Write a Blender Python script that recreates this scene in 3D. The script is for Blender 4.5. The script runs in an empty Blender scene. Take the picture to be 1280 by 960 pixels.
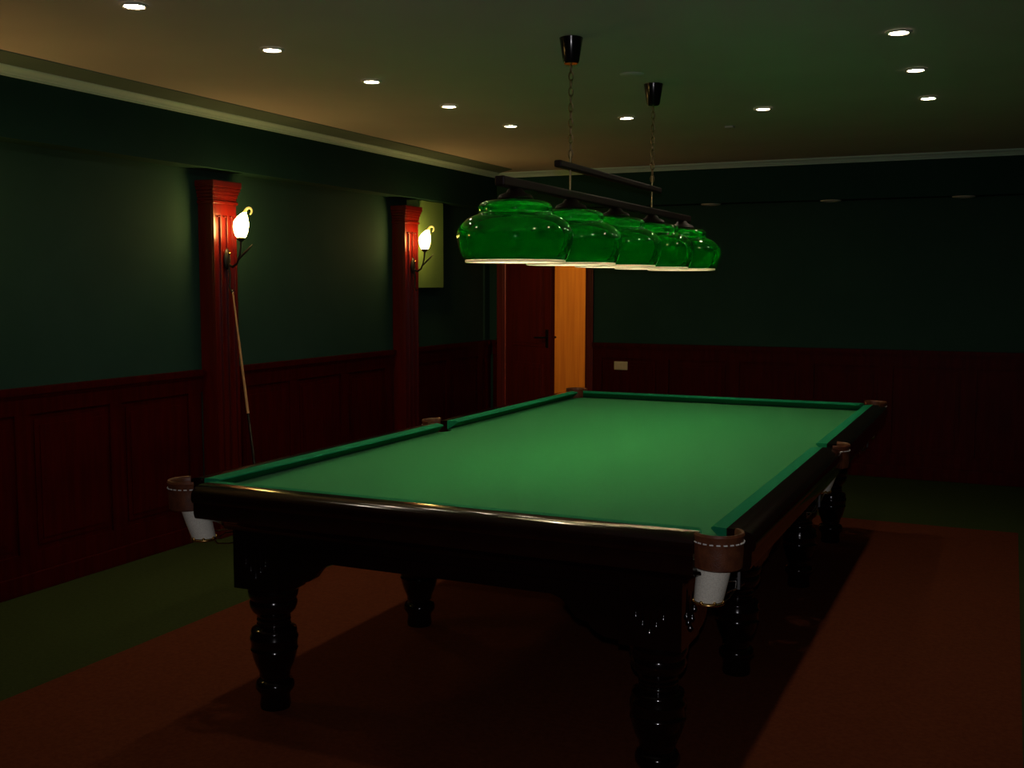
import bpy, bmesh, math, random
from mathutils import Vector, Matrix
random.seed(7)
C = bpy.context.scene.collection
PI = math.pi

# ------------------------------------------------------------------ camera, exposure
H, YAW, PITCH, ROLL, F_PX = 1.5436, 0.43273, 0.090857, 0.0013, 1349.58
Fv = Vector((-math.sin(YAW)*math.cos(PITCH), math.cos(YAW)*math.cos(PITCH), -math.sin(PITCH)))
Rv = Vector((math.cos(YAW), math.sin(YAW), 0)); Uv = Rv.cross(Fv)
R2 = Rv*math.cos(ROLL)+Uv*math.sin(ROLL); U2 = -Rv*math.sin(ROLL)+Uv*math.cos(ROLL)
cd = bpy.data.cameras.new('camera'); cam = bpy.data.objects.new('camera', cd); C.objects.link(cam)
cd.sensor_width = 36; cd.lens = F_PX/1280*36; cd.clip_start = .05
M = Matrix((R2, U2, -Fv)).transposed().to_4x4(); M.translation = Vector((0, 0, H)); cam.matrix_world = M
bpy.context.scene.camera = cam
vs = bpy.context.scene.view_settings
vs.view_transform = 'Standard'; vs.look = 'None'; vs.gamma = 1; vs.exposure = 0.0; vs.use_curve_mapping = False

# ------------------------------------------------------------------ light levels
P_DOWN = 3.7         # each recessed spot (W)
P_FLASH = 58.0         # weak on-camera flash
P_HALL = 42.0
E_BULB = 215.0
E_SCONCE = 54.0
WORLD = 0.0006
w = bpy.data.worlds.new('world'); bpy.context.scene.world = w; w.use_nodes = True
w.node_tree.nodes['Background'].inputs[0].default_value = (1, .9, .7, 1)
w.node_tree.nodes['Background'].inputs[1].default_value = WORLD

def lamp(name, kind, loc, power, col, size=.03, rot=(0, 0, 0), parent=None, **k):
    l = bpy.data.lights.new(name, kind); l.energy = power; l.color = col
    if kind in ('POINT', 'SPOT'): l.shadow_soft_size = size
    for a, b in k.items(): setattr(l, a, b)
    o = bpy.data.objects.new(name, l); C.objects.link(o); o.location = loc; o.rotation_euler = rot
    if parent: o.parent = parent
    return o
fl = lamp('camera_flash', 'SPOT', tuple(Vector((0, 0, H))+U2*.06), P_FLASH, (1, .94, 1), .012, spot_size=math.radians(85), spot_blend=.9)
fl.rotation_euler = M.to_euler()

# ------------------------------------------------------------------ materials
def mat(name, col, rough=.5, metal=0, spec=.5, col2=None, nscale=8, stretch=(1, 1, 1), bump=0, bscale=200, coat=0, emit=None, estr=0, trans=None, coat_rough=.05, sheen=0):
    m = bpy.data.materials.new(name); m.use_nodes = True; nt = m.node_tree; b = nt.nodes['Principled BSDF']
    b.inputs['Base Color'].default_value = (*col, 1); b.inputs['Roughness'].default_value = rough
    b.inputs['Metallic'].default_value = metal; b.inputs['Specular IOR Level'].default_value = spec
    b.inputs['Coat Weight'].default_value = coat; b.inputs['Coat Roughness'].default_value = coat_rough
    if sheen: b.inputs['Sheen Weight'].default_value = sheen
    if emit: b.inputs['Emission Color'].default_value = (*emit, 1); b.inputs['Emission Strength'].default_value = estr
    tc = nt.nodes.new('ShaderNodeTexCoord')
    if col2:
        mp = nt.nodes.new('ShaderNodeMapping'); mp.inputs['Scale'].default_value = stretch
        nz = nt.nodes.new('ShaderNodeTexNoise'); nz.inputs['Scale'].default_value = nscale; nz.inputs['Detail'].default_value = 6
        cr = nt.nodes.new('ShaderNodeValToRGB'); cr.color_ramp.elements[0].color = (*col, 1); cr.color_ramp.elements[1].color = (*col2, 1)
        cr.color_ramp.elements[0].position = .35; cr.color_ramp.elements[1].position = .65
        nt.links.new(tc.outputs['Object'], mp.inputs[0]); nt.links.new(mp.outputs[0], nz.inputs[0])
        nt.links.new(nz.outputs[0], cr.inputs[0]); nt.links.new(cr.outputs[0], b.inputs['Base Color'])
    if bump:
        n2 = nt.nodes.new('ShaderNodeTexNoise'); n2.inputs['Scale'].default_value = bscale
        bp = nt.nodes.new('ShaderNodeBump'); bp.inputs['Strength'].default_value = bump; bp.inputs['Distance'].default_value = .002
        nt.links.new(tc.outputs['Object'], n2.inputs[0]); nt.links.new(n2.outputs[0], bp.inputs['Height']); nt.links.new(bp.outputs[0], b.inputs['Normal'])
    if trans:
        tr = nt.nodes.new('ShaderNodeBsdfTranslucent'); tr.inputs[0].default_value = (*trans[0], 1)
        mx = nt.nodes.new('ShaderNodeMixShader'); mx.inputs[0].default_value = trans[1]
        nt.links.new(b.outputs[0], mx.inputs[1]); nt.links.new(tr.outputs[0], mx.inputs[2])
        nt.links.new(mx.outputs[0], nt.nodes['Material Output'].inputs[0])
    return m
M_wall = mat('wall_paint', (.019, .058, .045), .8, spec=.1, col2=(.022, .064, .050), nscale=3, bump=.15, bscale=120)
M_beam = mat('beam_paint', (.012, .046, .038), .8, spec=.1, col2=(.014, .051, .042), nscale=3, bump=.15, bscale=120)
M_cabinet = mat('cabinet_paint', (.17, .30, .10), .75, spec=.2, col2=(.19, .32, .11), nscale=5)
M_ceil = mat('ceiling_paint', (.62, .55, .53), .9, spec=.1, col2=(.66, .58, .56), nscale=2, bump=.1, bscale=80)
M_crown = mat('crown_plaster', (.50, .68, .66), .6, spec=.3, col2=(.54, .72, .70), nscale=9)
M_band = mat('dark_ceiling_band', (.13, .19, .18), .8, spec=.2, col2=(.15, .21, .20), nscale=4)
M_mahog = mat('mahogany', (.066, .0016, .001), .45, spec=.08, col2=(.043, .0012, .001), nscale=5, stretch=(6, 6, .6))
M_pil = mat('pilaster_mahogany', (.12, .004, .002), .28, spec=.6, col2=(.085, .003, .0015), nscale=5, stretch=(8, 8, .5), coat=.25, coat_rough=.3)
M_door = mat('door_veneer', (.17, .014, .008), .45, spec=.4, col2=(.11, .01, .006), nscale=4, stretch=(7, 7, .5))
M_hall = mat('hall_oak_panel', (.66, .25, .025), .5, spec=.3, col2=(.54, .18, .016), nscale=3, stretch=(9, 9, .35))
M_hallp = mat('hall_paint', (.85, .75, .62), .7)
M_carpet = mat('green_carpet', (.034, .05, .015), .95, spec=.05, col2=(.042, .06, .018), nscale=60, bump=.6, bscale=400)
M_rug = mat('red_brown_carpet', (.132, .034, .013), .95, spec=.05, col2=(.104, .026, .010), nscale=60, bump=.6, bscale=400)
M_felt = mat('billiard_cloth', (.008, .18, .050), .9, spec=.04, col2=(.010, .20, .056), nscale=90, bump=.2, bscale=700, sheen=.1)
M_felt2 = mat('cushion_cloth', (.006, .17, .078), .85, spec=.05, col2=(.008, .19, .085), nscale=90, bump=.2, bscale=700)
M_dark = mat('dark_lacquered_wood', (.006, .002, .0015), .14, spec=.3, col2=(.004, .0015, .001), nscale=4, stretch=(.6, .6, 5), coat=.25)
M_rail = mat('rail_lacquered_wood', (.010, .003, .002), .15, spec=.4, col2=(.007, .002, .0015), nscale=5, stretch=(3, 3, 3), coat=.2, coat_rough=.1)
M_slate = mat('slate', (.02, .02, .02), .7)
M_leather = mat('brown_leather', (.14, .045, .018), .42, spec=.4, col2=(.09, .028, .012), nscale=40, bump=.4, bscale=250)
M_net = mat('white_net', (.95, .95, .80), .8, col2=(.70, .70, .58), nscale=300, bump=.5, bscale=300)
M_brass = mat('brass', (.75, .48, .16), .25, metal=1)
M_nail = mat('stitching_flash_glint', (.75, .75, .72), .4)  # white instead of metal imitates the flash glinting on silver stitches
M_steel = mat('rack_steel', (.55, .52, .48), .25, metal=1)
M_strap = mat('grey_strap', (.12, .12, .12), .6)
M_black = mat('black_plastic', (.008, .006, .006), .18, spec=.6)
M_bar = mat('lamp_bar_wood', (.010, .003, .002), .55, spec=.3, col2=(.007, .002, .0015), nscale=6, stretch=(6, 1, 6))
M_chain = mat('antique_brass_chain', (.30, .24, .14), .4, metal=1)
M_rod = mat('rod_brass', (.85, .72, .38), .22, metal=1)
M_shade_o = mat('green_shade_glass', (.0, .04, .006), .03, spec=.45, coat=0, trans=((.0, .85, .02), .032))
M_shade_i = mat('white_shade_lining', (.85, .82, .72), .5, trans=((.95, .92, .78), .3))
M_bulb = mat('lamp_bulb', (1, .95, .8), .4, emit=(1, .80, .50), estr=E_BULB)
M_sconce = mat('lit_alabaster_glass', (.9, .8, .5), .4, emit=(1, .62, .17), estr=E_SCONCE)
M_curl = mat('lit_glass_curl', (.7, .6, .25), .3, emit=(.9, .62, .12), estr=.9)
M_iron = mat('wrought_iron', (.006, .004, .003), .5, spec=.5)
M_white = mat('white_trim', (.7, .66, .56), .5)
M_lens = mat('spot_lens', (1, .9, .8), .3, emit=(1, .82, .58), estr=125)
M_off = mat('unlit_lens', (.45, .45, .38), .25)
M_sock = mat('socket_plastic', (.75, .66, .40), .4)
M_maple = mat('maple_shaft', (.62, .36, .16), .35, spec=.5, col2=(.55, .31, .13), nscale=8, stretch=(8, 8, .5))
M_butt = mat('ebony_butt', (.012, .008, .008), .15, coat=.7)

# ------------------------------------------------------------------ mesh helpers
def box(bm, x0, x1, y0, y1, z0, z1):
    v = [bm.verts.new((x, y, z)) for z in (z0, z1) for y in (y0, y1) for x in (x0, x1)]
    for f in ((0, 2, 3, 1), (4, 5, 7, 6), (0, 1, 5, 4), (2, 6, 7, 3), (0, 4, 6, 2), (1, 3, 7, 5)):
        bm.faces.new([v[i] for i in f])
def lathe(bm, prof, c=(0, 0, 0), n=40, a0=0, a1=2*PI, closed_profile=False, shift=None):
    """prof: list of (r, z)"""
    full = abs(a1-a0-2*PI) < 1e-6
    cols = []
    for i in range(n if full else n+1):
        a = a0+(a1-a0)*i/n
        cols.append([bm.verts.new((c[0]+r*math.cos(a)+(shift[0]*(z-shift[2]) if shift else 0), c[1]+r*math.sin(a)+(shift[1]*(z-shift[2]) if shift else 0), c[2]+z)) for r, z in prof])
    m = len(prof)
    for i in range(n if full else n):
        A = cols[i]; B = cols[(i+1) % len(cols)]
        for j in range(m if closed_profile else m-1):
            k = (j+1) % m
            try: bm.faces.new((A[j], B[j], B[k], A[k]))
            except ValueError: pass
    if not full and closed_profile:
        bm.faces.new(cols[0]); bm.faces.new(list(reversed(cols[-1])))
def tube(bm, pts, r, n=10, closed=False, caps=True):
    pts = [Vector(p) for p in pts]; N = len(pts); rings = []
    rr = r if isinstance(r, (list, tuple)) else [r]*N
    up = None
    for i, p in enumerate(pts):
        if closed: d = pts[(i+1) % N]-pts[i-1]
        else: d = pts[min(i+1, N-1)]-pts[max(i-1, 0)]
        d.normalize()
        if up is None: up = Vector((0, 0, 1)) if abs(d.z) < .9 else Vector((1, 0, 0))
        s = d.cross(up).normalized(); up = s.cross(d).normalized()
        rings.append([bm.verts.new(p+(s*math.cos(2*PI*k/n)+up*math.sin(2*PI*k/n))*rr[i]) for k in range(n)])
    for i in range(N if closed else N-1):
        A = rings[i]; B = rings[(i+1) % N]
        for k in range(n): bm.faces.new((A[k], A[(k+1) % n], B[(k+1) % n], B[k]))
    if not closed and caps:
        bm.faces.new(list(reversed(rings[0]))); bm.faces.new(rings[-1])
def prism(bm, poly, fn, a, b):
    """poly: 2D points; fn(u,v,w)->xyz; extruded from w=a to w=b"""
    A = [bm.verts.new(fn(u, v, a)) for u, v in poly]; B = [bm.verts.new(fn(u, v, b)) for u, v in poly]
    bm.faces.new(A); bm.faces.new(list(reversed(B))); n = len(poly)
    for i in range(n): bm.faces.new((A[i], B[i], B[(i+1) % n], A[(i+1) % n]))
def sweep(bm, prof, p0, p1, out, m0=0, m1=0):
    """prof (u outward, z) between plan points p0 and p1; ends skewed by m*u"""
    p0 = Vector(p0); p1 = Vector(p1); d = (p1-p0).normalized(); out = Vector(out)
    A = []; B = []
    for u, z in prof:
        a = p0+out*u+d*(m0*u); b = p1+out*u-d*(m1*u)
        A.append(bm.verts.new((a.x, a.y, z))); B.append(bm.verts.new((b.x, b.y, z)))
    n = len(prof); bm.faces.new(A); bm.faces.new(list(reversed(B)))
    for i in range(n): bm.faces.new((A[i], B[i], B[(i+1) % n], A[(i+1) % n]))
def obj(name, bm, m, parent=None, smooth=None, bevel=0):
    bmesh.ops.recalc_face_normals(bm, faces=bm.faces)
    me = bpy.data.meshes.new(name); bm.to_mesh(me); bm.free()
    for mm in (m if isinstance(m, (list, tuple)) else [m]): me.materials.append(mm)
    if smooth is not None:
        for p in me.polygons: p.use_smooth = True
        me.set_sharp_from_angle(angle=math.radians(smooth))
    o = bpy.data.objects.new(name, me); C.objects.link(o)
    if parent: o.parent = parent; o.matrix_parent_inverse = Matrix.Translation(-parent.location) if parent.type == 'EMPTY' and parent.parent is None else Matrix()
    if bevel:
        b = o.modifiers.new('bevel', 'BEVEL'); b.width = bevel; b.segments = 2; b.limit_method = 'ANGLE'
    return o
def sub(o, parent):   # child mesh of a part, geometry given in the same space as the part's
    o.parent = parent; o.matrix_parent_inverse = Matrix(); return o
def thing(name, label, cat, loc=(0, 0, 0), rz=0, group=None):
    o = bpy.data.objects.new(name, None); C.objects.link(o); o.location = loc; o.rotation_euler = (0, 0, rz); o.empty_display_size = .1
    tag(o, label, cat, group); return o
def tag(o, label, cat, group=None):
    o['label'] = label; o['category'] = cat
    if group: o['group'] = group
def structure(o): o['kind'] = 'structure'; return o
def local(name, bm, m, t, smooth=None, bevel=0):     # geometry in thing-local coordinates
    o = obj(name, bm, m, None, smooth, bevel); o.parent = t; return o
def copy_tree(o, parent=None):
    c = o.copy(); C.objects.link(c); c.parent = parent
    for ch in list(o.children): copy_tree(ch, c)
    return c
B = bmesh.new

# ------------------------------------------------------------------ room
XW, YW, XB, YBM, ZS, ZC = -4.46, 9.15, -4.305, 8.985, 2.232, 2.56
XR, Y0 = 1.35, -1.3
DX0, DX1, DZ = -4.29, -3.487, 2.04
bm = B(); box(bm, XW-.2, XR+.2, Y0-.2, YW+.21, -.12, 0); structure(obj('floor', bm, M_carpet))
bm = B(); box(bm, XW-.2, XR+.2, Y0-.2, YW+.21, ZC, ZC+.12); structure(obj('ceiling', bm, M_ceil))
bm = B(); box(bm, XW-.2, XW, Y0-.2, YW+.2, 0, ZC); structure(obj('wall_left', bm, M_wall))
bm = B(); box(bm, XR, XR+.2, Y0-.2, YW+.2, 0, ZC); structure(obj('wall_right', bm, M_wall))
bm = B(); box(bm, XW, XR, Y0-.2, Y0, 0, ZC); structure(obj('wall_front', bm, M_wall))
bm = B(); box(bm, XW, DX0, YW, YW+.2, 0, ZC); box(bm, DX1, XR, YW, YW+.2, 0, ZC); box(bm, DX0, DX1, YW, YW+.2, DZ, ZC)
structure(obj('wall_back', bm, M_wall))
# boxed beams running round the top of the walls
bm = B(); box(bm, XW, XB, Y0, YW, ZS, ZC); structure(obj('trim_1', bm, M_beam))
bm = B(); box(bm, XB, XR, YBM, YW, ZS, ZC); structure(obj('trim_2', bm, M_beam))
# crown moulding on the beams
cr = [(0, 2.515), (.012, 2.515), (.014, 2.524), (.024, 2.527), (.028, 2.536), (.040, 2.542), (.052, 2.548), (.056, 2.553), (.056, ZC), (0, ZC)]
bm = B(); sweep(bm, cr, (XB, Y0), (XB, YBM), (1, 0), 0, 1); structure(obj('trim_3', bm, M_crown, smooth=40))
bm = B(); sweep(bm, cr, (XB, YBM), (XR, YBM), (0, -1), 1, 0); structure(obj('trim_4', bm, M_crown, smooth=40))
# flat darker grey-green band on the ceiling along the left beam
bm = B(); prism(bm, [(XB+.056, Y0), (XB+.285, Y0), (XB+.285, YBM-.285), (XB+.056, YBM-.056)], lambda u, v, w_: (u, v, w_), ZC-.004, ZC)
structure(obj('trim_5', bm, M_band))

def wainscot(bm, fn, s0, s1, pitch=.62):
    """fn(s along, d depth out of wall, z)"""
    def bx(s_a, s_b, d0, d1, z0, z1):
        vs_ = [bm.verts.new(fn(s, d, z)) for z in (z0, z1) for d in (d0, d1) for s in (s_a, s_b)]
        for f in ((0, 2, 3, 1), (4, 5, 7, 6), (0, 1, 5, 4), (2, 6, 7, 3), (0, 4, 6, 2), (1, 3, 7, 5)): bm.faces.new([vs_[i] for i in f])
    bx(s0, s1, 0, .012, 0, 1.0)
    bx(s0, s1, .012, .024, .90, 1.0); bx(s0, s1, .012, .024, .10, .20)
    s = s0
    while s < s1-.1:
        bx(s, min(s+.09, s1), .012, .0235, .20, .90)
        a, b = s+.09+.03, min(s+pitch-.03, s1-.03)
        if b > a+.06:
            bx(a, b, .012, .018, .23, .87); bx(a+.03, b-.03, .018, .023, .26, .84)
        s += pitch
    bx(s0, s1, 0, .042, 1.0, 1.035); bx(s0, s1, 0, .032, .985, 1.0)
    return bm
PY = (3.02, 5.258, 7.50)
bm = B(); ed = [Y0]+[q for y in PY for q in (y-.1255, y+.1255)]+[YW]
for a, b_ in zip(ed[::2], ed[1::2]): wainscot(bm, lambda s, d, z: (XW+d, s, z), a, b_)
structure(obj('trim_6', bm, M_mahog))
bm = B(); wainscot(bm, lambda s, d, z: (s, YW-d, z), XW+.0425, DX0-.0855)
structure(obj('trim_10', bm, M_mahog))
structure(obj('trim_7', wainscot(B(), lambda s, d, z: (s, YW-d, z), DX1+.0701, XR), M_mahog))
bm = B()
for a, b_ in zip(ed[::2], ed[1::2]): box(bm, XW+.024, XW+.04, a, b_, 0, .1)
structure(obj('baseboard_left', bm, M_mahog, bevel=.004))
bm = B(); box(bm, DX1+.0701, XR, YW-.04, YW-.024, 0, .1); structure(obj('baseboard_back', bm, M_mahog, bevel=.004))

# door
bm = B()
for a, b_ in ((DX0-.085, DX0), (DX1, DX1+.07)):
    box(bm, a, b_, YW-.022, YW, 0, DZ+.07); box(bm, a+.015, b_-.015, YW-.03, YW-.022, 0, DZ+.055)
box(bm, DX0, DX1, YW-.022, YW, DZ, DZ+.07)
box(bm, DX0, DX0+.012, YW, YW+.2, 0, DZ); box(bm, DX1-.012, DX1, YW, YW+.2, 0, DZ); box(bm, DX0+.012, DX1-.012, YW, YW+.2, DZ-.012, DZ)
structure(obj('trim_8', bm, M_door, bevel=.003))
hx, hy, th, LW = DX0+.036, YW-.02, math.radians(33.4), .74
def dl(s, t, z): return (hx+s*math.cos(th)+t*math.sin(th), hy-s*math.sin(th)+t*math.cos(th), z)
bm = B()
def dbox(bm, s0, s1, t0, t1, z0, z1):
    v = [bm.verts.new(dl(s, t, z)) for z in (z0, z1) for t in (t0, t1) for s in (s0, s1)]
    for f in ((0, 2, 3, 1), (4, 5, 7, 6), (0, 1, 5, 4), (2, 6, 7, 3), (0, 4, 6, 2), (1, 3, 7, 5)): bm.faces.new([v[i] for i in f])
dbox(bm, 0, LW, -.02, .02, .012, DZ-.02)
for z0, z1 in ((.15, .85), (1.0, 1.9)):
    dbox(bm, .12, LW-.12, -.026, -.02, z0, z1); dbox(bm, .15, LW-.15, -.030, -.026, z0+.03, z1-.03)
door = structure(obj('door_1', bm, M_door, bevel=.003))
bm = B()
for sg in (-1, 1):
    tube(bm, [dl(LW-.06, sg*.02, 1.09), dl(LW-.06, sg*.07, 1.09), dl(LW-.075, sg*.08, 1.09), dl(LW-.17, sg*.082, 1.088)], .009)
    dbox(bm, LW-.08, LW-.04, sg*.02, sg*.026, 1.0, 1.16)
obj('door_handle', bm, M_iron, None, 40).parent = door

bm = B(); box(bm, DX0+.012, DX0+.016, YW+.004, YW+.196, 0, DZ-.012); structure(obj('trim_9', bm, M_hallp))  # pale strip added on the jamb to imitate bright light in the hinge gap
# lit hallway beyond the door
bm = B(); box(bm, -5.4, -2.4, 10.55, 10.6, 0, 2.5); structure(obj('wall_hall_back', bm, M_hall))
bm = B(); box(bm, -5.45, -5.4, YW+.2, 10.6, 0, 2.5); box(bm, -2.4, -2.35, YW+.2, 10.6, 0, 2.5)
box(bm, -5.4, XW-.2, YW+.19, YW+.2, 0, 2.5); structure(obj('wall_hall_side', bm, M_hallp))
bm = B(); box(bm, -5.45, -2.35, YW+.21, 10.6, -.12, 0); structure(obj('floor_hall', bm, M_carpet))
bm = B(); box(bm, -5.45, -2.35, YW+.21, 10.6, 2.5, 2.56); structure(obj('ceiling_hall', bm, M_hallp))
lamp('hall_light', 'POINT', (-3.0, 9.8, 2.1), P_HALL, (1, .72, .38), .12)

# ------------------------------------------------------------------ carpet
bm = B(); box(bm, -3.348, .09, -1.1, 7.36, 0.0, .006)
rug = obj('carpet', bm, M_rug); tag(rug, 'large reddish brown carpet laid under the billiard table on green floor', 'carpet')
RZ = .006

# ------------------------------------------------------------------ pilasters and sconces
PX = .117; PW = .21; PTOP = 2.168
def make_pilaster(label, y):
    t = thing('pilaster', label, 'pilaster', (XW+.001, y, 0), 0, None)
    bm = B(); a = .035; ZF = PTOP-.10
    hw = PW/2
    # fluted shaft profile seen from above, extruded up in three lengths
    box(bm, .0, PX-.014, -hw, hw, .16, 2.03)
    # raised fillets leaving three grooves
    box(bm, PX-.014, PX, -hw, -.088, .16, 2.03); box(bm, PX-.014, PX, .088, hw, .16, 2.03)
    for yc in (-.030, .030): box(bm, PX-.014, PX, yc-.011, yc+.011, .30, 1.965)
    box(bm, PX-.014, PX, -.088, .088, .16, .30); box(bm, PX-.014, PX, -.088, .088, 1.965, 2.03)
    for yc in (-.059, 0, .059):   # rounded flute ends
        lathe(bm, [(0, -.006), (.008, -.003), (.010, 0), (.008, .003), (0, .006)], (PX-.003, yc, 1.955), 12)
    s = local('shaft', bm, M_pil, t, bevel=.002)
    s.location.x = .0
    bm = B()
    for z0, z1, e in ((2.03, 2.05, .010), (2.05, 2.07, .003), (2.07, 2.09, .008), (2.09, 2.11, .014), (2.11, 2.13, .020), (2.13, PTOP, .026)):
        box(bm, 0, PX+e, -hw-e, hw+e, z0, z1)
    local('capital', bm, M_pil, t, bevel=.004)
    bm = B(); box(bm, 0, PX+.014, -hw-.018, hw+.018, 0, .12); box(bm, 0, PX+.008, -hw-.010, hw+.010, .12, .16)
    local('base', bm, M_pil, t, bevel=.004)
    return t
def make_sconce(label, y):
    t = thing('wall_sconce', label, 'wall lamp', (XW+PX, y, 1.90), 0, None)
    # backplate on the pilaster
    bm = B()
    pr = [(0, .0), (.030, .004), (.034, .012), (.026, .020), (.012, .026), (0, .027)]
    for i in range(28):
        pass
    cols = []
    for i in range(28):
        a = 2*PI*i/28
        cols.append([bm.verts.new((z, r*math.cos(a)*.8, -.20+r*math.sin(a)*1.9)) for r, z in pr])
    for i in range(28):
        A = cols[i]; D = cols[(i+1) % 28]
        for j in range(len(pr)-1):
            bm.faces.new((A[j], D[j], D[j+1], A[j+1]))
    bmesh.ops.remove_doubles(bm, verts=bm.verts, dist=1e-5)
    local('backplate', bm, M_iron, t, 50)
    bm = B(); lathe(bm, [(0, -.008), (.006, -.005), (.008, 0), (.006, .005), (0, .008)], (.030, 0, -.165), 12); local('brass_knob', bm, M_brass, t, 60)
    bm = B()
    tube(bm, [(.02, 0, -.23), (.05, 0, -.245), (.085, 0, -.225), (.105, 0, -.18), (.115, 0, -.13), (.118, 0, -.085)], [.008, .008, .007, .006, .006, .007])
    tube(bm, [(.095, 0, -.205), (.125, .01, -.17), (.155, .02, -.14), (.18, .03, -.11)], [.004, .007, .006, .001])
    tube(bm, [(.02, 0, -.22), (.03, 0, -.30), (.025, 0, -.37), (.04, 0, -.40), (.055, 0, -.385)], [.008, .007, .006, .005, .004])
    lathe(bm, [(0, -.094), (.014, -.092), (.022, -.082), (.027, -.072), (.022, -.066), (0, -.066)], (.118, 0, 0), 20)
    local('iron_arm', bm, M_iron, t, 50)
    # flame shaped glass: rounded bulb leaning to a drawn-out tip
    bm = B()
    prof = [(-.072, .024, 0), (-.06, .032, 0), (-.035, .041, 0), (-.005, .046, .001), (.02, .045, .003), (.040, .037, .008), (.056, .028, .015), (.068, .019, .022), (.078, .012, .030)]
    rings = [[bm.verts.new((.118+dx+r*math.cos(2*PI*k/24), r*math.sin(2*PI*k/24), z)) for k in range(24)] for z, r, dx in prof]
    for A, D in zip(rings, rings[1:]):
        for k in range(24): bm.faces.new((A[k], A[(k+1) % 24], D[(k+1) % 24], D[k]))
    bm.faces.new(rings[0]); bm.faces.new(rings[-1])
    sh = local('glass_shade', bm, M_sconce, t, 60)
    bm = B()
    path = [(.143, 0, .068), (.150, 0, .080), (.158, 0, .092)]
    for k in range(7):
        a = math.radians(125-k*33); q_ = .024-.001*k; path.append((.182+q_*math.cos(a), 0, .082+q_*math.sin(a)))
    tube(bm, path, [.012, .010, .009]+[.0075-.0006*k for k in range(7)], 12)
    c = obj('curled_tip', bm, M_curl, None, 60); c.parent = sh
    return t
PIL = [(5.258, 'dark red fluted pilaster with the pale cue leaning against it', 'lit flame shaped glass wall lamp above the leaning cue'),
       (7.50, 'dark red fluted pilaster nearer the door beside the lit wall box', 'lit flame shaped glass wall lamp on the pilaster nearer the door'),
       (3.02, 'dark red fluted pilaster nearest the camera, left of the picture edge', 'lit wall lamp nearest the camera, left of the picture edge')]
for y, a, b_ in PIL:
    make_pilaster(a, y); make_sconce(b_, y)

# painted box on the wall beyond the second pilaster
bm = B(); box(bm, XW, XW+.10, 7.625, 8.06, 1.525, ZS-.002)
cb = obj('wall_box', bm, M_cabinet, bevel=.003); tag(cb, 'pale green painted box high on the wall between far pilaster and corner', 'wall box')

# ------------------------------------------------------------------ cue
top = Vector((XW+PX+.010, 5.30, 1.52)); foot = Vector((-3.95, 5.075, RZ-.006+.001))
t = thing('billiard_cue', 'billiard cue with pale shaft and dark butt leaning against red pilaster', 'cue', tuple(foot))
L_ = (top-foot).length; d = (top-foot)/L_
def cue(name, a, b_, ra, rb, m):
    bm = B(); tube(bm, [d*a, d*(a+(b_-a)*.5), d*b_], [ra*.75, (ra+rb)/2*.75, rb*.75], 14); return local(name, bm, m, t, 40)
FJ = .51
cue('butt', .012, FJ*L_-.16, .0155, .0125, M_butt); cue('bumper', 0, .012, .013, .0155, M_black)
cue('steel_joint', FJ*L_-.16, FJ*L_, .0125, .0118, M_butt)
cue('shaft', FJ*L_, L_-.022, .0115, .0068, M_maple); cue('ferrule', L_-.022, L_-.006, .0069, .0068, M_white)
cue('tip', L_-.006, L_, .0068, .005, M_leather)

# ------------------------------------------------------------------ socket
bm = B(); box(bm, -3.208, -3.082, YW-.031, YW-.024, .797, .872)
s = obj('double_socket', bm, M_sock, bevel=.003); tag(s, 'cream double power socket on the red wainscot right of the door', 'socket')
for xc in (-3.176, -3.114):
    bm = B()
    for k in range(24):
        pass
    n = 24; r0, r1 = .024, .020
    a_ = [bm.verts.new((xc+r0*math.cos(2*PI*k/n), YW-.031, .8345+r0*math.sin(2*PI*k/n))) for k in range(n)]
    b2 = [bm.verts.new((xc+r0*math.cos(2*PI*k/n), YW-.034, .8345+r0*math.sin(2*PI*k/n))) for k in range(n)]
    c2 = [bm.verts.new((xc+r1*math.cos(2*PI*k/n), YW-.034, .8345+r1*math.sin(2*PI*k/n))) for k in range(n)]
    d2 = [bm.verts.new((xc+r1*math.cos(2*PI*k/n), YW-.0315, .8345+r1*math.sin(2*PI*k/n))) for k in range(n)]
    for P_, Q_ in ((a_, b2), (b2, c2), (c2, d2)):
        for k in range(n): bm.faces.new((P_[k], P_[(k+1) % n], Q_[(k+1) % n], Q_[k]))
    bm.faces.new(d2)
    obj('socket_outlet', bm, M_sock, None, 30).parent = s

# ------------------------------------------------------------------ recessed spots
def make_spot(label, x, y, group=None):
    t = thing('recessed_spotlight', label, 'ceiling light', (x, y, ZC), 0, group)
    bm = B(); lathe(bm, [(.036, -.001), (.036, -.006), (.041, -.009), (.049, -.007), (.053, -.001)], n=32, closed_profile=True); local('trim_ring', bm, M_white, t, 50)
    bm = B(); lathe(bm, [(0, -.006), (.02, -.0065), (.036, -.004), (.036, -.001), (0, -.001)], n=32)
    local('lens', bm, M_lens, t, 50)
    l = lamp('spot_beam', 'SPOT', (0, 0, -.02), P_DOWN, (1, .80, .58), .03, spot_size=math.radians(104), spot_blend=1.0); l.parent = t
    return t
rows = [3.09, 3.90, 4.70, 5.52, 6.35]
nm = ['lit ceiling spot at top left of the picture, nearest the camera in the left row',
      'second lit ceiling spot from the camera in the left row', 'middle lit ceiling spot of the left row of five',
      'lit ceiling spot in the left row between the middle one and the far corner one',
      'lit ceiling spot at the far left corner of the ring, above the first green shade']
for y, n_ in zip(rows, nm): make_spot(n_, -2.945, y)
make_spot('lit ceiling spot in the far row, just left of the smaller black lamp canopy', -2.165, 6.34)
make_spot('lone lit ceiling spot in the far row right of the smaller black canopy', -1.342, 6.34)
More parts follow.
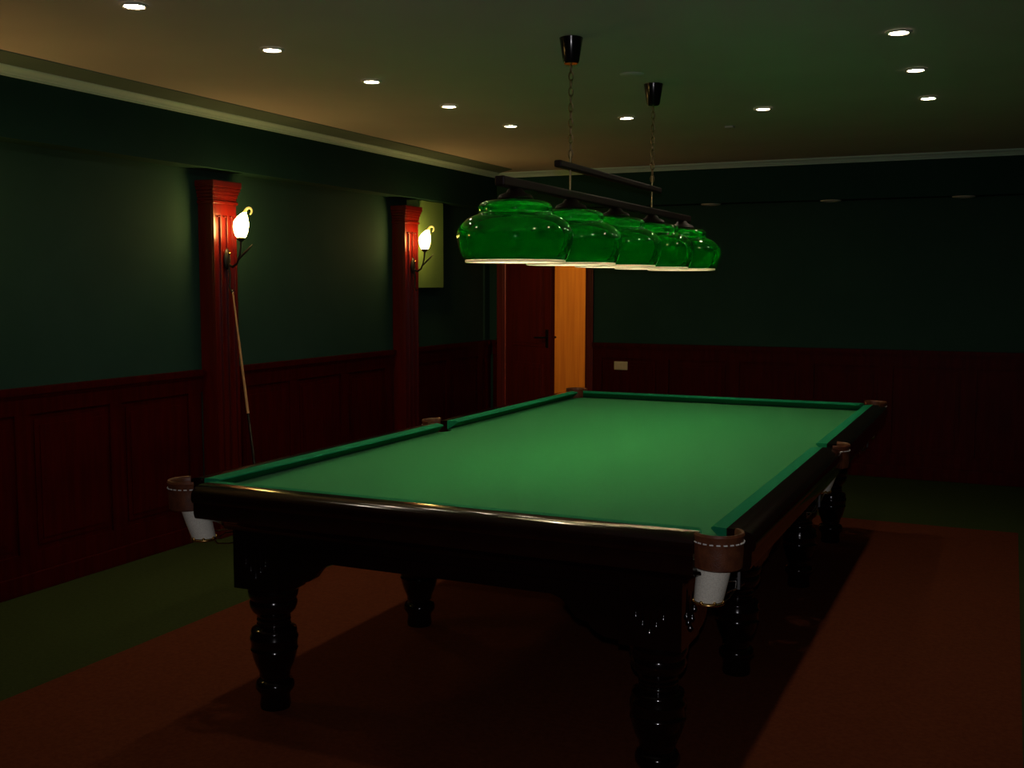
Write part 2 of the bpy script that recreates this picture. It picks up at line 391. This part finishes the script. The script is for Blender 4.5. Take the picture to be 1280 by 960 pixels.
nm = [(6.35, 'farthest and smallest lit ceiling spot of the right row'), (5.51, 'middle lit ceiling spot of the three seen at right'),
      (4.68, 'nearest and largest lit ceiling spot of the three seen at right'), (3.87, 'lit ceiling spot of the right row just above the picture edge'),
      (3.06, 'lit ceiling spot of the right row nearest the camera, above the picture edge')]
for y, n_ in nm: make_spot(n_, -.455, y)
for x, n_ in ((-2.34, 'unlit spot under the back beam nearest the hanging lamp'), (-1.36, 'unlit spot under the back beam, middle of the three'), (-.37, 'unlit spot under the back beam nearest the right picture edge')):
    t = thing('beam_spotlight', n_, 'ceiling light', (x, 9.062, ZS))
    bm = B(); lathe(bm, [(.05, -.001), (.05, -.008), (.06, -.012), (.080, -.009), (.085, -.001)], n=32, closed_profile=True); local('trim_ring', bm, M_white, t, 50)
    bm = B(); lathe(bm, [(0, -.008), (.03, -.007), (.05, -.003), (.05, -.001), (0, -.001)], n=32); local('lens', bm, M_off, t, 50)
# small ceiling fittings
bm = B(); lathe(bm, [(0, -.010), (.035, -.010), (.048, -.008), (.055, -.004), (.058, -.002), (.058, 0), (0, 0)], (-1.708, 5.072, ZC), 36)
o = obj('smoke_detector', bm, M_ceil, None, 40); tag(o, 'flat round ceiling fitting between the two black lamp canopies', 'smoke detector')
bm = B(); box(bm, -1.71, -1.655, 6.93, 6.985, ZC-.012, ZC)
o = obj('ceiling_plate', bm, M_ceil, bevel=.003); tag(o, 'tiny square plate on the ceiling beyond the far row of spots', 'plate')

# ------------------------------------------------------------------ billiard table
X0, X1, YN, YF = -2.651, -.728, 3.005, 6.75
XC, YC = (X0+X1)/2, (YN+YF)/2
T = thing('billiard_table', 'long dark wooden billiard table with bright green cloth and turned legs', 'billiard table', (XC, YC, 0))
def tp(name, bm, m, smooth=None, bevel=0):
    o = obj(name, bm, m, None, smooth, bevel); o.parent = T; o.matrix_parent_inverse = Matrix.Translation((-XC, -YC, 0)); return o
PR = .056   # pocket hole radius
corners = [(X0-.004, YN-.045, -1, -1), (X1+.004, YN-.045, 1, -1), (X1+.004, YF+.045, 1, 1), (X0-.004, YF+.045, -1, 1)]
PC = [(X0+.0, YN-.03, -1, -1), (X1-.0, YN-.03, 1, -1), (X1, YF+.03, 1, 1), (X0, YF+.03, -1, 1)]
# bed outline with bites at the pockets
def outline(inset=0):
    pts = []
    def arc(cx, cy, r, a0, a1, n=10):
        for k in range(n+1):
            a = a0+(a1-a0)*k/n; pts.append((cx+r*math.cos(a), cy+r*math.sin(a)))
    q = .072
    arc(X0, YN, q, PI/2, 0)            # near left, bite
    arc(X1, YN, q, PI, PI/2)
    arc(X1+.03, YC, .07, -2.2, -2.2-(2*PI-4.4)*1.0) if False else None
    arc(X1+.02, YC, .068, PI+math.acos(.02/.068)*1.0, PI-math.acos(.02/.068), 10) if True else None
    arc(X1, YF, q, -PI/2, -PI)
    arc(X0, YF, q, 0, -PI/2)
    arc(X0-.02, YC, .068, math.acos(.02/.068), -math.acos(.02/.068), 10)
    return pts
bm = B(); prism(bm, outline(), lambda u, v, w_: (u, v, w_), .792, .797); tp('playing_cloth', bm, M_felt)
bm = B(); prism(bm, outline(), lambda u, v, w_: (u, v, w_), .735, .7915); tp('slate_bed', bm, M_slate)
cush = [(0, .842), (.042, .840), (.050, .837), (.052, .833), (.049, .830), (.006, .7985), (.004, .7975), (0, .7975)]
rail = [(0, .7975), (0, .8415), (.03, .8415), (.052, .839), (.068, .833), (.079, .824), (.085, .812), (.086, .795), (.081, .783), (.074, .779), (.074, .74), (.068, .725), (.055, .720), (0, .720)]
g, gm = .058, .056
segs = [((X0+g, YN), (X1-g, YN), (0, -1)), ((X1-g, YF), (X0+g, YF), (0, 1)),
        ((X1, YN+g), (X1, YC-gm), (1, 0)), ((X1, YC+gm), (X1, YF-g), (1, 0)),
        ((X0, YC-gm), (X0, YN+g), (-1, 0)), ((X0, YF-g), (X0, YC+gm), (-1, 0))]
for p0, p1, o_ in segs:
    bm = B(); sweep(bm, cush, p0, p1, (-o_[0], -o_[1]), .45, .45); tp('cushion', bm, M_felt2, 30)
    dd = (Vector(p1)-Vector(p0)).normalized()*.004
    bm = B(); sweep(bm, rail, Vector(p0)+dd, Vector(p1)-dd, o_, 0, 0); tp('rail', bm, M_rail, 35)
# frame under the bed: mouldings and apron with shaped brackets
LX = (X0+.255, X1-.216)
LY = (3.122, 4.185, YC*2-4.185, YC*2-3.122)
AX0, AX1, AY0, AY1 = LX[0]-.098, LX[1]+.098, LY[0]-.095, LY[3]+.10
bm = B()
corn = [(0, .735), (.075, .735), (.075, .725), (.06, .715), (.04, .705), (.025, .692), (.02, .68), (0, .68)]
for p0, p1, o_ in (((AX0, AY0), (AX1, AY0), (0, -1)), ((AX1, AY0), (AX1, AY1), (1, 0)), ((AX1, AY1), (AX0, AY1), (0, 1)), ((AX0, AY1), (AX0, AY0), (-1, 0))):
    sweep(bm, corn, p0, p1, o_, -1, -1)
tp('cornice_moulding', bm, M_dark, 35)
def apron_poly(a, b_, top=.735, bot=.592):
    pts = [(a, top), (b_, top)]
    br = [(0, .475), (.05, .480), (.085, .500), (.10, .520), (.125, .522), (.145, .535), (.165, .560), (.185, .580), (.22, bot)]
    pts += [(b_-u, z) for u, z in br]; pts += [(a+u, z) for u, z in reversed(br)]
    return pts
for y in (AY0, AY1-.03):
    bm = B(); prism(bm, apron_poly(LX[0]+.10, LX[1]-.10), lambda u, v, w_: (u, w_, v), y+.0, y+.03)
    yy = y-.006 if y == AY0 else y+.03
    box(bm, LX[0]+.10, LX[1]-.10, yy, yy+.006, .628, .642)
    tp('apron', bm, M_dark)
for x in (AX0, AX1-.03):
    for a, b_ in zip(LY, LY[1:]):
        bm = B(); prism(bm, apron_poly(a+.10, b_-.10), lambda u, v, w_: (w_, u, v), x+.0, x+.03)
        xx = x-.006 if x == AX0 else x+.03
        box(bm, xx, xx+.006, a+.10, b_-.10, .628, .642)
        tp('apron', bm, M_dark)
legp = [(0, 0), (.046, 0), (.048, .012), (.045, .045), (.049, .058), (.056, .068), (.060, .077), (.060, .090), (.056, .102), (.049, .108), (.043, .112), (.043, .119),
        (.048, .123), (.047, .129), (.052, .147), (.060, .168), (.067, .195), (.0705, .215), (.0735, .222), (.0705, .230), (.072, .25), (.0745, .258), (.0745, .268), (.070, .276), (.071, .290), (.068, .298), (.056, .304),
        (.050, .309), (.053, .313), (.0525, .318), (.049, .321), (.0525, .326), (.0525, .331), (.048, .335), (.052, .340), (.051, .346), (.056, .354), (.066, .365), (.072, .380), (.074, .395), (.070, .408), (.076, .420), (.078, .440), (.074, .452), (.074, .466), (0, .466)]
leg0 = None
for i, x in enumerate(LX):
    for j, y in enumerate(LY):
        if leg0 is None:
            bm = B(); lathe(bm, [(r_*1.17, z_) for r_, z_ in legp], (0, 0, 0), 48); leg = obj('leg', bm, M_dark, None, 50); leg.parent = T; leg.location = (x-XC, y-YC, RZ)
            bm = B(); z0, z1 = .458, .735-RZ; h_ = .098
            box(bm, -h_, h_, -h_, h_, z0, z1)
            for ax in range(4):
                for k in range(-2, 3):
                    # slim reeds ending in a row of round drops set in a V
                    zb = z0+.045+.024*abs(k); u = k*.0215
                    c_ = [(u, -h_), (h_, u), (u, h_), (-h_, u)][ax]
                    lathe(bm, [(0, zb-.010), (.006, zb-.008), (.0095, zb-.002), (.0095, zb+.003), (.005, zb+.010), (.0035, zb+.02), (.002, zb+.08), (0, zb+.09)], (c_[0], c_[1], 0), 12)
            blk = obj('leg_block', bm, M_dark, None, 35, 0); blk.parent = leg
            leg0 = leg
        else:
            c = leg0.copy(); C.objects.link(c); c.parent = T; c.location = (x-XC, y-YC, RZ)
            for ch in leg0.children:
                e = ch.copy(); C.objects.link(e); e.parent = c

def make_pocket(cx, cy, out, rackdir, half):
    """cx,cy pocket centre; out outward angle; half = half-angle of the leather"""
    loc = Vector((cx-XC, cy-YC, 0))
    def pp(name, bm, m, par, smooth=None):
        o = obj(name, bm, m, None, smooth); o.parent = par
        if par is T: o.location = loc
        return o
    a0, a1 = out-half, out+half
    bm = B()
    lathe(bm, [(.060, .845), (.064, .852), (.071, .853), (.074, .846), (.071, .838), (.0715, .80), (.069, .752), (.063, .748), (.061, .752), (.062, .80), (.060, .835)], n=30, a0=a0, a1=a1, closed_profile=True)
    pk = pp('pocket', bm, M_leather, T, 40)
    bm = B()
    n = 13
    for k in range(n):
        a = a0+(a1-a0)*(k+.5)/n
        c_ = (.073*math.cos(a), .073*math.sin(a), .826)
        tube(bm, [(.0725*math.cos(a+s_), .0725*math.sin(a+s_), .826) for s_ in (-.075, 0, .075)], .0022, 8)
    pp('stitching', bm, M_nail, pk, 40)
    ix, iy = -math.cos(out), -math.sin(out)
    bm = B()
    k = .27; bx_, by_ = .014*ix, .014*iy
    outer = [(.050, .765), (.049, .74), (.047, .70), (.044, .66), (.042, .640)]; inner = [(r-.002, z) for r, z in reversed(outer)]
    lathe(bm, outer+inner, n=32, closed_profile=True, c=(bx_, by_, 0), shift=(-k*ix, -k*iy, .765))
    pp('net', bm, M_net, pk, 50)
    sx, sy = bx_+k*ix*.128, by_+k*iy*.128
    bm = B(); tube(bm, [(sx+.044*math.cos(a), sy+.044*math.sin(a), .634) for a in [2*PI*q/32 for q in range(32)]], .0042, 8, closed=True)
    for q in range(7):
        a = 2*PI*q/7; lathe(bm, [(0, -.006), (.005, -.003), (.006, 0), (.005, .003), (0, .006)], (sx+.044*math.cos(a), sy+.044*math.sin(a), .640), 8)
    pp('brass_ring', bm, M_brass, pk, 50)
    bm = B(); rx, ry = rackdir; nx, ny = -ry, rx
    for s_ in (-1, 1):
        tube(bm, [(sx+rx*u+nx*s_*v, sy+ry*u+ny*s_*v, z) for u, v, z in ((.03, .034, .632), (.08, .030, .640), (.13, .030, .634), (.20, .030, .622), (.27, .030, .612), (.33, .029, .606), (.345, .015, .606), (.35, 0, .606))], .0028, 8)
    tube(bm, [(sx+rx*u, sy+ry*u, z) for u, z in ((.044, .632), (.07, .600), (.14, .585), (.25, .578), (.34, .582), (.35, .606))], .0028, 8)
    pp('ball_rack', bm, M_steel, pk, 50)
    bm = B(); u = .24
    A_ = [(sx+rx*u+nx*s_*.033, sy+ry*u+ny*s_*.033) for s_ in (-1, 1)]
    for (qx, qy) in A_:
        tube(bm, [(qx, qy, .74), (qx, qy, .70), (qx, qy, .612)], .005, 8)
    pp('rack_strap', bm, M_strap, pk, 50)
    return pk
q4 = PI/4
make_pocket(X0+.002, YN-.028, -3*q4, (0, 1), 1.75); make_pocket(X1-.002, YN-.028, -q4, (0, 1), 1.75)
make_pocket(X1-.002, YF+.028, q4, (0, -1), 1.75); make_pocket(X0+.002, YF+.028, 3*q4, (0, -1), 1.75)
make_pocket(X0-.035, YC, PI, (0, -1), 1.45); make_pocket(X1+.035, YC, 0, (0, -1), 1.45)

# ------------------------------------------------------------------ hanging lamp
lx, ly, ls, lz = -1.69, 3.687, .5577, 1.638
Lp = thing('hanging_billiard_lamp', 'long hanging lamp with five green shades on dark wooden bars and chains', 'hanging lamp', (lx, ly+2*ls, lz))
OFF = Vector((lx, ly+2*ls, lz))
def lpart(name, bm, m, smooth=None, bevel=0):
    o = obj(name, bm, m, None, smooth, bevel); o.parent = Lp; o.matrix_parent_inverse = Matrix.Translation(-OFF); return o
bm = B(); box(bm, lx-.02, lx+.02, ly-.14, ly+4*ls+.12, 1.902, 1.938); lpart('lower_bar', bm, M_bar, None, .006)
bm = B(); box(bm, lx-.017, lx+.017, 4.095, 5.475, 2.022, 2.050); lpart('upper_bar', bm, M_bar, None, .006)
for y in (4.235, 5.36):
    bm = B(); lathe(bm, [(0, ZC-.105), (.028, ZC-.105), (.033, ZC-.098), (.047, ZC-.012), (.049, ZC-.002), (.046, ZC), (0, ZC)], (lx, y, 0), 36); lpart('canopy', bm, M_black, 40)
    bm = B(); z = ZC-.105; k = 0; hl, hr, wr = .019, .009, .0026
    while z > 2.085:
        c_ = z-hl; pts = []
        for q in range(20):
            a = 2*PI*q/20; u, v = hr*math.cos(a), hl*math.sin(a)
            pts.append((lx+u*.8, y+u*.6, c_+v) if k % 2 else (lx+u*-.6, y+u*.8, c_+v))
        tube(bm, pts, wr, 6, closed=True); z -= 2*hl-2.4*wr; k += 1
    lpart('chain', bm, M_chain, 60)
    bm = B(); tube(bm, [(lx, y, 2.10), (lx, y, 2.0), (lx, y, 1.93)], .0048, 10); lpart('brass_rod', bm, M_rod, 40)
outer = [(.187, 0), (.193, .006), (.204, .03), (.213, .058), (.217, .083), (.214, .107), (.203, .130), (.183, .150), (.160, .162), (.142, .168),
         (.136, .172), (.137, .182), (.138, .194), (.135, .202), (.128, .210), (.114, .216), (.090, .220), (.05, .223), (.022, .224)]
inner = [(.188, -.001), (.187, -.008), (.182, -.009)]+[(r-.005 if r > .03 else r, max(z-.004, 0)) for r, z in outer[1:]]  # lip below the rim is added to imitate bloom round the lit opening
shade0 = None
for i in range(5):
    y = ly+i*ls
    if shade0 is None:
        bm = B(); lathe(bm, outer, n=64); 
        for f in bm.faces: f.material_index = 0
        nf = len(bm.faces); lathe(bm, list(reversed(inner)), n=64)
        bm.faces.ensure_lookup_table()
        for f in bm.faces[nf:]: f.material_index = 1
        me = bpy.data.meshes.new('shade')
        bm.to_mesh(me); bm.free(); me.materials.append(M_shade_o); me.materials.append(M_shade_i)
        for p_ in me.polygons: p_.use_smooth = True
        sh = bpy.data.objects.new('shade', me); C.objects.link(sh); sh.parent = Lp; sh.location = (0, y-OFF.y, 0)
        bm = B(); lathe(bm, [(0, .221), (.062, .220), (.068, .228), (.060, .240), (.036, .250), (.028, .262), (.020, .266), (0, .266)], n=32)
        obj('wooden_cap', bm, M_bar, None, 40).parent = sh
        bm = B(); lathe(bm, [(0, .118), (.012, .120), (.022, .128), (.026, .140), (.022, .153), (.014, .170), (.012, .186), (0, .188)], n=24)
        obj('bulb', bm, M_bulb, None, 60).parent = sh
        bm = B(); lathe(bm, [(0, .186), (.016, .186), (.017, .222), (0, .222)], n=24)
        obj('bulb_holder', bm, M_white, None, 40).parent = sh
        shade0 = sh
    else:
        c = shade0.copy(); C.objects.link(c); c.parent = Lp; c.location = (0, y-OFF.y, 0)
        for ch in shade0.children:
            e = ch.copy(); C.objects.link(e); e.parent = c
